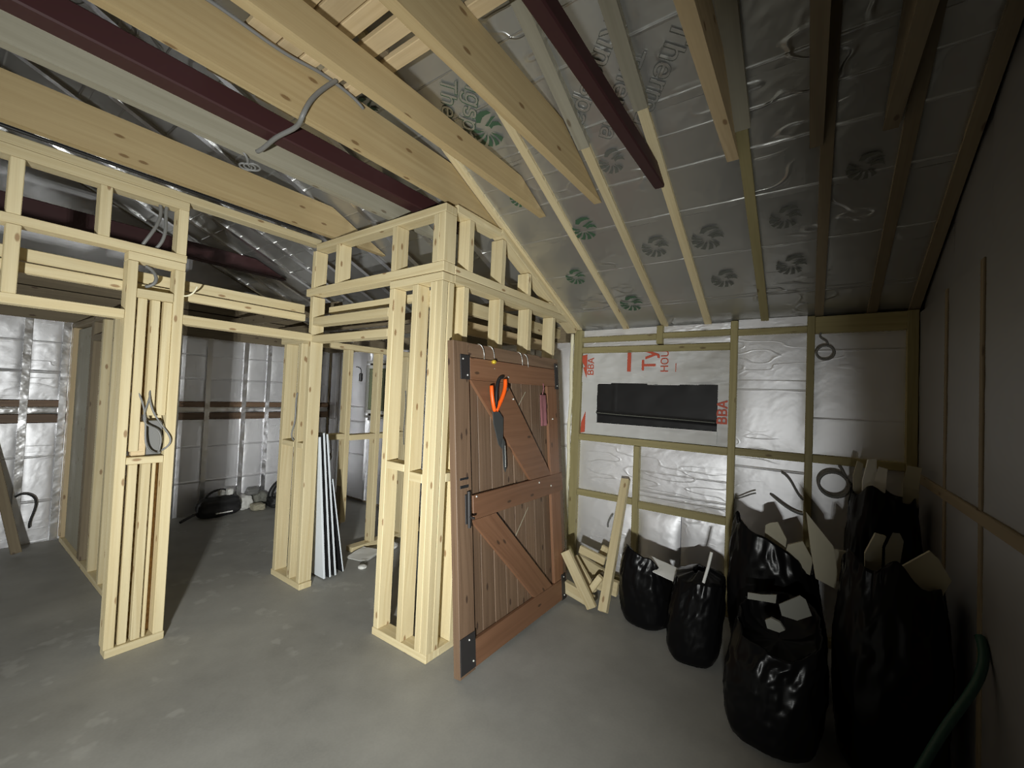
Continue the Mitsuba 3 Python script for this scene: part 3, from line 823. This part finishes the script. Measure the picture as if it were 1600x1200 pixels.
for (xa, za, xb, zb), y, w, h, lab in OFF:
    dz = .5 * w * abs(xb - xa) / math.hypot(xb - xa, zb - za)
    bar('timber_offcut', (xa, y, max(za, dz + .002)), (xb, y + .01, max(zb, dz + .002)), w, h, 'oldboard' if 'brown' in lab else 'pine', None, up=(0, 1, 0), label=lab, cat='offcut', group='timber offcuts piled in the corner')

# ------------------------------------------------------------------ rubbish bags


def bag(cx, cy, rx, ry, h, seed, label, open_tilt=(0, 0), lean=(0, 0), squash=.0, tied=False, sides=88, rings=56):
    """a stuffed sack: flat bottom, bulging side, wrinkled neck; open at the top with a turned rim"""
    th = np.arange(sides) * 2 * np.pi / sides
    tt = np.linspace(0, 1, rings)
    prof = np.interp(tt, (0, .04, .12, .35, .6, .8, .93, 1), (.80, .92, 1.0, 1.06, 1.04, .97, .90, .86 if not tied else .30))
    V = []
    for t_, p_ in zip(tt, prof):
        c, s = np.cos(th), np.sin(th)
        e = 2.6
        r = (np.abs(c) ** e + np.abs(s) ** e) ** (-1 / e)
        q = np.stack([c * 1.5 + seed, s * 1.5, np.full(sides, t_ * 2.2 * h / .6)], 1)
        lump = 1 + .16 * (meshkit.fbm(q * 1.1, 3, seed) - .5)
        fold = 1 - np.abs(2 * meshkit.fbm(np.stack([c * 4.5, s * 4.5 + seed, np.full(sides, t_ * 3.0)], 1), 3, seed + 3) - 1)
        lump = lump + .06 * np.clip(fold - .72, 0, 1) * 3 * (.4 + t_)
        top = h * (1 + .10 * (meshkit.noise(np.stack([c * 2, s * 2, 0 * c], 1) + seed * 3) - .5))
        z = t_ * (top + open_tilt[0] * c * rx + open_tilt[1] * s * ry)
        V.append(np.stack([cx + lean[0] * t_ + c * r * rx * p_ * lump, cy + lean[1] * t_ + s * r * ry * p_ * lump, z], 1))
    V = np.array(V)
    # turned-in rim and sunken lining
    rim = V[-1]
    ctr = rim.mean(0)
    inner = []
    for k, (sc, dz) in enumerate(((.95, -.006), (.92, -.03), (.86, -.07), (.55, -.09), (.15, -.085))):
        q = ctr + (rim - ctr) * sc
        q[:, 2] += dz + .02 * (meshkit.fbm(q * 14 + seed, 2, seed) - .5)
        inner.append(q)
    V = np.concatenate([V, np.array(inner)])
    n = len(V)
    P = V.reshape(-1, 3)
    F = []
    i, j = np.meshgrid(np.arange(n - 1), np.arange(sides), indexing='ij')
    a = i * sides + j; b = i * sides + (j + 1) % sides
    F.append(np.stack([a, b, b + sides], -1).reshape(-1, 3)); F.append(np.stack([a, b + sides, a + sides], -1).reshape(-1, 3))
    P = np.vstack([P, [[cx, cy, 0.0]], [V[-1].mean(0)]])
    k = np.arange(sides); kk = (k + 1) % sides
    F.append(np.stack([np.full(sides, n * sides), kk, k], 1))
    F.append(np.stack([np.full(sides, n * sides + 1), (n - 1) * sides + k, (n - 1) * sides + kk], 1))
    key = thing('rubbish_bag', label, 'rubbish bag', 'black rubbish bags by the gable')
    put('sack', trimesh.Trimesh(P, np.vstack(F), process=False), 'bag', key, smooth=True)
    return key


bag(-.885, 2.94, .165, .16, .40, 3, 'black rubbish bag nearest the leaning timber, leftmost of the heap', open_tilt=(-.45, -.55))
bag(-.545, 2.72, .140, .15, .50, 5, 'small knotted black bag with a white stick poking out, second from the left', lean=(.03, .05), tied=True)
bag(-.125, 2.35, .185, .215, .50, 8, 'wide open black bag of scraps at the front of the heap', open_tilt=(.0, .30), lean=(.03, .02))
bag(-.125, 2.85, .215, .18, .72, 11, 'tall black bag with its mouth tipped to the right, behind the open front bag', open_tilt=(-.55, -.35), lean=(-.03, 0))
bag(.295, 2.43, .175, .19, .82, 15, 'big black bag beside the right wall with broad pale board scraps in its mouth', open_tilt=(-.15, -.25))
bag(.335, 3.05, .15, .17, 1.06, 19, 'tallest black bag at the back right corner with white packing on top')

# scraps sticking out of the bags
SCR = [
 ('white', 3.02, [(.244, 1.02), (.244, 1.104), (.269, 1.227), (.306, 1.235), (.302, 1.137), (.30, 1.02)], 'white packing slab standing in the tallest bag, larger of the two'),
 ('white', 2.98, [(.283, 1.02), (.283, 1.065), (.31, 1.20), (.346, 1.191), (.34, 1.084), (.33, 1.0)], 'white packing slab in the tallest bag, in front and lower'),
 ('offcut', 3.05, [(.21, 1.03), (.208, 1.133), (.224, 1.213), (.249, 1.202), (.244, 1.11), (.25, 1.03)], 'narrow pale strip left of the white packing in the tallest bag'),
 ('offcut', 3.02, [(.413, 1.0), (.413, 1.12), (.429, 1.216), (.483, 1.21), (.476, 1.146), (.47, 1.0)], 'square beige scrap on the right of the tallest bag'),
 ('offcut', 2.42, [(.215, .76), (.208, .877), (.237, .976), (.273, .97), (.263, .924), (.27, .76)], 'upright pale scrap, leftmost of those in the bag by the right wall'),
 ('greyoffcut', 2.50, [(.287, .80), (.287, .891), (.311, .962), (.334, .964), (.347, .934), (.331, .80)], 'upright greenish scrap with rounded top in the bag by the right wall'),
 ('offcut', 2.36, [(.25, .78), (.298, .847), (.403, .947), (.427, .922), (.465, .845), (.44, .78), (.366, .76)], 'broad beige board scrap across the mouth of the bag by the right wall'),
 ('offcut', 2.66, [(.055, .66), (.10, .764), (.11, .803), (.188, .807), (.17, .72), (.14, .65)], 'beige scrap between the tipped bag and the bag by the right wall'),
 ('offcut', 2.60, [(-.003, .975), (.108, .83), (.125, .71), (.119, .63), (.04, .66), (.018, .80)], 'tall pointed pale board sliver standing between the bags'),
 ('offcut', 2.80, [(-.19, .75), (-.188, .822), (-.166, .84), (-.13, .852), (-.085, .77), (-.09, .68), (-.16, .66)], 'pale scrap at the top of the tipped bag'),
 ('offcut', 2.74, [(-.10, .66), (-.082, .759), (-.015, .792), (.003, .756), (.03, .705), (.02, .62)], 'beige scrap lower in the mouth of the tipped bag'),
 ('greyoffcut', 2.40, [(-.228, .545), (-.228, .575), (-.167, .585), (-.108, .604), (-.11, .565)], 'long grey scrap lying in the open front bag'),
 ('greyoffcut', 2.43, [(-.09, .505), (-.102, .552), (-.018, .612), (.004, .60), (.027, .536), (-.03, .50)], 'grey board scrap in the open front bag'),
 ('greyoffcut', 2.32, [(-.138, .47), (-.147, .505), (-.124, .525), (-.088, .518), (-.068, .49), (-.09, .47)], 'small rounded grey scrap at the near rim of the open front bag'),
]
for i, (m, y, p, lab) in enumerate(SCR):
    p = np.array(p)
    tilt = (-.25 + .5 * rng.random())
    ex = np.array([1, .12 * (-1) ** i, 0]); ex /= np.linalg.norm(ex)
    ey = np.array([0, tilt, 1.0]); ey -= ex * (ex @ ey); ey /= np.linalg.norm(ey)
    c = p.mean(0)
    mesh = extrude_poly(p - c, .014 if m != 'white' else .02, (c[0], y, c[1]), ex, ey)
    put('board_scrap', mesh, m, None, label=lab, cat='board scrap', group='scraps in the rubbish bags')
put('white_stick', tube([(-.475, 2.64, .47), (-.455, 2.65, .56), (-.44, 2.66, .648)], .009, 8), 'white', None, smooth=True, label='thin white stick poking up from the knotted black bag', cat='stick')
m = grid_sheet((-.86, 2.80, .40), (.21, -.02, -.03), (0, .10, .05), lambda S, Q, P: .02 * (meshkit.fbm(P * 12, 3, 2) - .5), 14, 8, .006)
put('paper_scrap', m, 'white', None, smooth=30, label='crumpled white paper in the mouth of the leftmost black bag', cat='paper')

# ------------------------------------------------------------------ cables
def cable(label, pts, r=.006, material='cable', n=40, cat='cable', name='cable', group=None):
    put(name, tube(pts, r, 7, n), material, None, smooth=True, label=label, cat=cat, group=group)


put('cable_coil', join([coil((.080, 3.33, 1.855), .045, (1, 0, 0), (0, 0, 1), 2.4, .006, (0, -.02, 0)), tube([(.055, 3.335, 1.985), (.058, 3.33, 1.95), (.085, 3.32, 1.925), (.09, 3.325, 1.90)], .006, 7, 14)]), 'cable', None, smooth=True, label='small grey cable coil hanging high on the right foil panel', cat='cable')
put('cable_coil', join([coil((.135, 3.32, 1.03), .075, (1, 0, 0), (0, 0, 1), 2.1, .008, (0, -.03, 0)), tube([(.16, 3.33, 1.145), (.18, 3.32, 1.11), (.205, 3.31, 1.06), (.24, 3.30, 1.03)], .008, 7, 14)]), 'cable', None, smooth=True, label='grey cable coil beside the tallest black bag', cat='cable')
cable('thin dark cable hanging from the rail left of the second stud', [(-.14, 3.33, 1.06), (-.10, 3.31, 1.03), (-.06, 3.31, .96), (-.02, 3.33, .90)])
cable('short black cable end poking from the foil above the knotted bag', [(-.20, 3.36, .90), (-.16, 3.30, .88), (-.10, 3.29, .84), (-.02, 3.31, .81)], .007)
cable('short cable stub sticking out beside the first full stud', [(-.41, 3.345, .845), (-.37, 3.30, .86), (-.33, 3.28, .885), (-.28, 3.27, .91)], .005)
cable('short grey cable tail curling from the foil above the offcut pile', [(-1.33, 3.38, .52), (-1.31, 3.34, .545), (-1.33, 3.33, .50), (-1.34, 3.34, .44)], .007)
cable('thick grey cable bundle swagged from the golden joist across the steel', [(-1.698, .975, 2.835), (-1.698, .939, 2.79), (-1.70, .885, 2.71), (-1.70, .853, 2.64), (-1.712, .845, 2.604), (-1.76, .857, 2.598), (-1.85, .858, 2.598), (-1.94, .852, 2.598), (-2.04, .858, 2.60), (-2.15, .862, 2.604)], .010, n=60)
cable('thin cable running along the top of the golden joist', [(-1.708, .40, 2.80), (-1.708, .66, 2.812), (-1.706, .79, 2.812), (-1.702, .90, 2.824), (-1.704, .97, 2.826), (-1.706, 1.06, 2.818), (-1.708, 1.12, 2.80)], .007)
put('cable_coil', join([coil((-2.33, .88, 2.590), .028, (.3, 1, 0), (.8, -.2, .2), 2.6, .005, (.05, .03, 0)), tube([(-2.26, .84, 2.63), (-2.262, .86, 2.612), (-2.30, .88, 2.60)], .006, 7, 10)]), 'cable', None, smooth=True, label='tangle of grey wire under the greyish joist beside the steel', cat='cable')
for dx, lab in ((0, 'grey cable dropping through the upper partition, left of the pair'), (.03, 'grey cable dropping through the upper partition, right of the pair')):
    cable(lab, [(-3.09, .745 + dx, 2.52), (-3.07, .74 + dx, 2.43), (-3.06, .70 + dx * 2, 2.32), (-3.08, .675 + dx * 2, 2.26)], .009, group='cables dropping into the partition post')
cable('grey cable looping below the double plate in the partition post', [(-3.10, .70, 2.15), (-3.07, .735, 2.11), (-3.06, .74, 2.08), (-3.08, .70, 2.03)], .009)
nb = thing('socket_box', 'grey metal back box with loose cables in the partition post niche', 'electrical box')
put('box', boxm((-3.125, -3.075), (.745, .815), (1.075, 1.27), .003), 'cable', nb)
put('back_plate', boxm((-3.12, -3.062), (.680, .742), (1.075, 1.265), .003), 'plank', nb)
for q, pts in enumerate(([(-3.06, .69, 1.44), (-3.045, .715, 1.36), (-3.035, .73, 1.22), (-3.03, .755, 1.10), (-3.04, .79, 1.085)],
                         [(-3.06, .735, 1.46), (-3.045, .73, 1.35), (-3.035, .735, 1.25), (-3.035, .78, 1.22), (-3.03, .80, 1.15), (-3.045, .795, 1.09)],
                         [(-3.06, .745, 1.45), (-3.03, .76, 1.32), (-3.03, .81, 1.23), (-3.02, .84, 1.17), (-3.04, .81, 1.10)])):
    put('cable_tail', tube(pts, .005, 7, 30), 'cable', nb, smooth=True)
cable('long grey cable hanging down the shaded side of the left post', [(-3.22, .76, 1.95), (-3.22, .755, 1.55), (-3.24, .745, 1.25), (-3.30, .735, .95), (-3.36, .735, .70), (-3.34, .74, .55), (-3.24, .75, .50)], .008)
cable('short grey cable tail hanging on the doorway studs left of the plasterboard', [(-3.19, 1.655, 1.45), (-3.185, 1.645, 1.33), (-3.20, 1.645, 1.2), (-3.215, 1.64, 1.13), (-3.19, 1.645, 1.09)], .006)
put('cable_coil', join([coil((-3.372, 2.05, .90), .03, (.2, .6, -.1), (.1, 0, 1), 1.6, .006), tube([(-3.376, 2.06, 1.05), (-3.374, 2.066, .98), (-3.366, 2.068, .90)], .005, 6, 8)]), 'cable', None, smooth=True, label='small dark cable loop hanging beside the plasterboard strips', cat='cable')
cable('thin cable hanging in front of the dark far window', [(-3.377, 2.86, 1.5), (-3.375, 2.87, 1.3), (-3.372, 2.86, 1.15), (-3.376, 2.872, .95)], .005)
put('hanging_plug', join([tube([(-3.36, 2.26, 1.70), (-3.35, 2.30, 1.69), (-3.35, 2.31, 1.64)], .004, 6, 10), boxm((-3.36, -3.335), (2.295, 2.325), (1.57, 1.645), .006)]), 'black', None, label='black plug hanging from a far stud before the bright foil', cat='plug')
cable('dark wire dangling at the foot of the left foil wall', [(-5.60, .50, .44), (-5.57, .56, .46), (-5.57, .60, .43), (-5.57, .61, .30), (-5.57, .59, .16)], .008, 'black')
cable('black cable lying along the top of the left partition beside the joist', [(-3.02, -.9, 2.632), (-3.01, .2, 2.632), (-3.02, .8, 2.634), (-3.01, 1.6, 2.632)], .009, 'black', 60)
cable('green hose slung low across the right gable wall', [(.255, 1.90, .19), (.322, 1.95, .334), (.404, 2.0, .507), (.475, 2.06, .635), (.497, 2.16, .73)], .014, 'greenhose', 30, 'hose', 'hose')
put('nail_hook', tube([(-3.05, .866, 2.01), (-3.0, .90, 2.03), (-2.99, .915, 2.07)], .005, 6, 8), 'foam', None, smooth=True, label='pale bent peg sticking out of the left post', cat='peg')

# ------------------------------------------------------------------ plasterboard strips and things on the far floor
for i, (yb, yt_, zt, x0) in enumerate(((1.870, 1.772, 1.12, -3.035), (1.915, 1.800, 1.15, -3.03), (1.960, 1.828, 1.14, -3.03), (2.04, 1.905, .78, -3.05))):
    lab = ('widest pale plasterboard strip leaning behind the doorway stud', 'second plasterboard strip from the doorway stud', 'third plasterboard strip from the doorway stud', 'shortest thin strip, last of the leaning plasterboard')[i]
    t = thing('plasterboard_strip', lab, 'plasterboard', 'plasterboard strips leaning behind the doorway')
    th = .017 if i < 3 else .012
    bar('core', (x0 - .16, yb, .012), (x0 - .16, yt_, zt), .30, th, 'plasterboard', t, up=(0, 1, 0))
    if i > 0:  # added black sheet, paints the shade in the gap between strips
        bar('gap_shade', (x0 - .16, yb - th / 2 - .003, .012), (x0 - .16, yt_ - th / 2 - .003, zt), .30, .004, 'black', t, up=(0, 1, 0))
m = grid_sheet((-3.30, 2.22, .004), (.20, .05, 0), (-.06, .22, .02), lambda S, Q, P: .03 * (meshkit.fbm(P * 9, 3, 2)), 12, 12, .004)
put('plastic_scrap', m, 'white', None, smooth=30, label='crumpled clear plastic scrap on the floor beyond the doorway', cat='plastic scrap')
put('plastic_scrap', trimesh.Trimesh(*(lambda s: (s.vertices * (.03, .03, .015) * (1 + .4 * meshkit.noise(s.vertices * 3)[:, None]) + (-3.02, 2.19, .015), s.faces))(trimesh.creation.icosphere(2))), 'white', None, smooth=30, label='small white crumb on the floor beyond the doorway', cat='plastic scrap')
put('plastic_scrap', trimesh.Trimesh(*(lambda s: (s.vertices * (.05, .06, .03) * (1 + .4 * meshkit.noise(s.vertices * 3)[:, None]) + (-3.2, 2.62, .03), s.faces))(trimesh.creation.icosphere(2))), 'white', None, smooth=30, label='white scrap beside the far partition sole plate', cat='plastic scrap')


def lump(name, c, s, seed, material, label, cat, parent=None, amp=.5):
    v = trimesh.creation.icosphere(4)
    v.vertices = v.vertices / (np.abs(v.vertices) ** 4).sum(1, keepdims=True) ** .25
    v.vertices *= 1 + amp * (meshkit.fbm(v.vertices * 1.8 + seed, 3, seed)[:, None] - .5)
    v.vertices = v.vertices * s + c
    return put(name, v, material, parent, smooth=35, label=label, cat=cat)


tb = thing('tool_bag', 'black open tool bag on the floor at the foot of the far foil wall', 'tool bag')
lump('body', (-5.42, 1.99, .11), (.09, .21, .11), 3, 'black', None, None, tb, .3)
put('handle', tube([(-5.42, 1.85, .2), (-5.42, 1.9, .27), (-5.42, 2.08, .27), (-5.42, 2.13, .2)], .012, 8, 20), 'black', tb, smooth=True)
put('strap', tube([(-5.36, 1.62, .02), (-5.40, 1.72, .05), (-5.40, 1.85, .10)], .014, 8, 12), 'black', tb, smooth=True)
put('trim', boxm((-5.335, -5.325), (1.93, 2.10), (.045, .06), .002), 'white', tb)
for i, (y, s) in enumerate(((2.0, .03), (2.08, .035))):
    lump('white_item', (-5.40, y, .262), (s, s, s), 7 + i, 'white', ('round white item in the tool bag, left of the two', 'round white item in the tool bag, right of the two')[i], 'container')
for i, (x, y, z, sx, sy, sz, m, lab) in enumerate(((-5.53, 2.30, .08, .075, .075, .08, 'white', 'crumpled white sack beside the black tool bag'), (-5.37, 2.38, .04, .07, .07, .04, 'offcut', 'flat yellowish pack on the floor by the foil wall'),
        (-5.55, 2.47, .085, .07, .075, .085, 'greyoffcut', 'grey crumpled pack at the far foil wall'), (-5.53, 2.38, .20, .05, .07, .04, 'cable', 'grey hand tool resting on the sacks'))):
    lump('stored_pack', (x, y, z), (sx, sy, sz), 11 + i, m, lab, 'pack')
dr_ = thing('power_tool', 'black power tool on the floor by the doorway stud', 'power tool')
lump('body', (-5.36, 2.66, .075), (.10, .17, .075), 21, 'black', None, None, dr_, .25)
put('handle', tube([(-5.37, 2.52, .13), (-5.38, 2.55, .23), (-5.38, 2.62, .29), (-5.38, 2.70, .25)], .03, 8, 18), 'black', dr_, smooth=True)
put('trim', tube([(-5.27, 2.62, .13), (-5.27, 2.72, .15)], .006, 6), 'wire', dr_, smooth=True)
bar('shadow_timber', (-5.30, .50, .03), (-5.58, .30, 1.12), .05, .06, 'oldboard', None, up=(0, 1, 0), label='added dark timber standing in for a shadow on the foil wall at the left edge', cat='timber')  # added timber, gives the diagonal shadow on the gable a dark shape
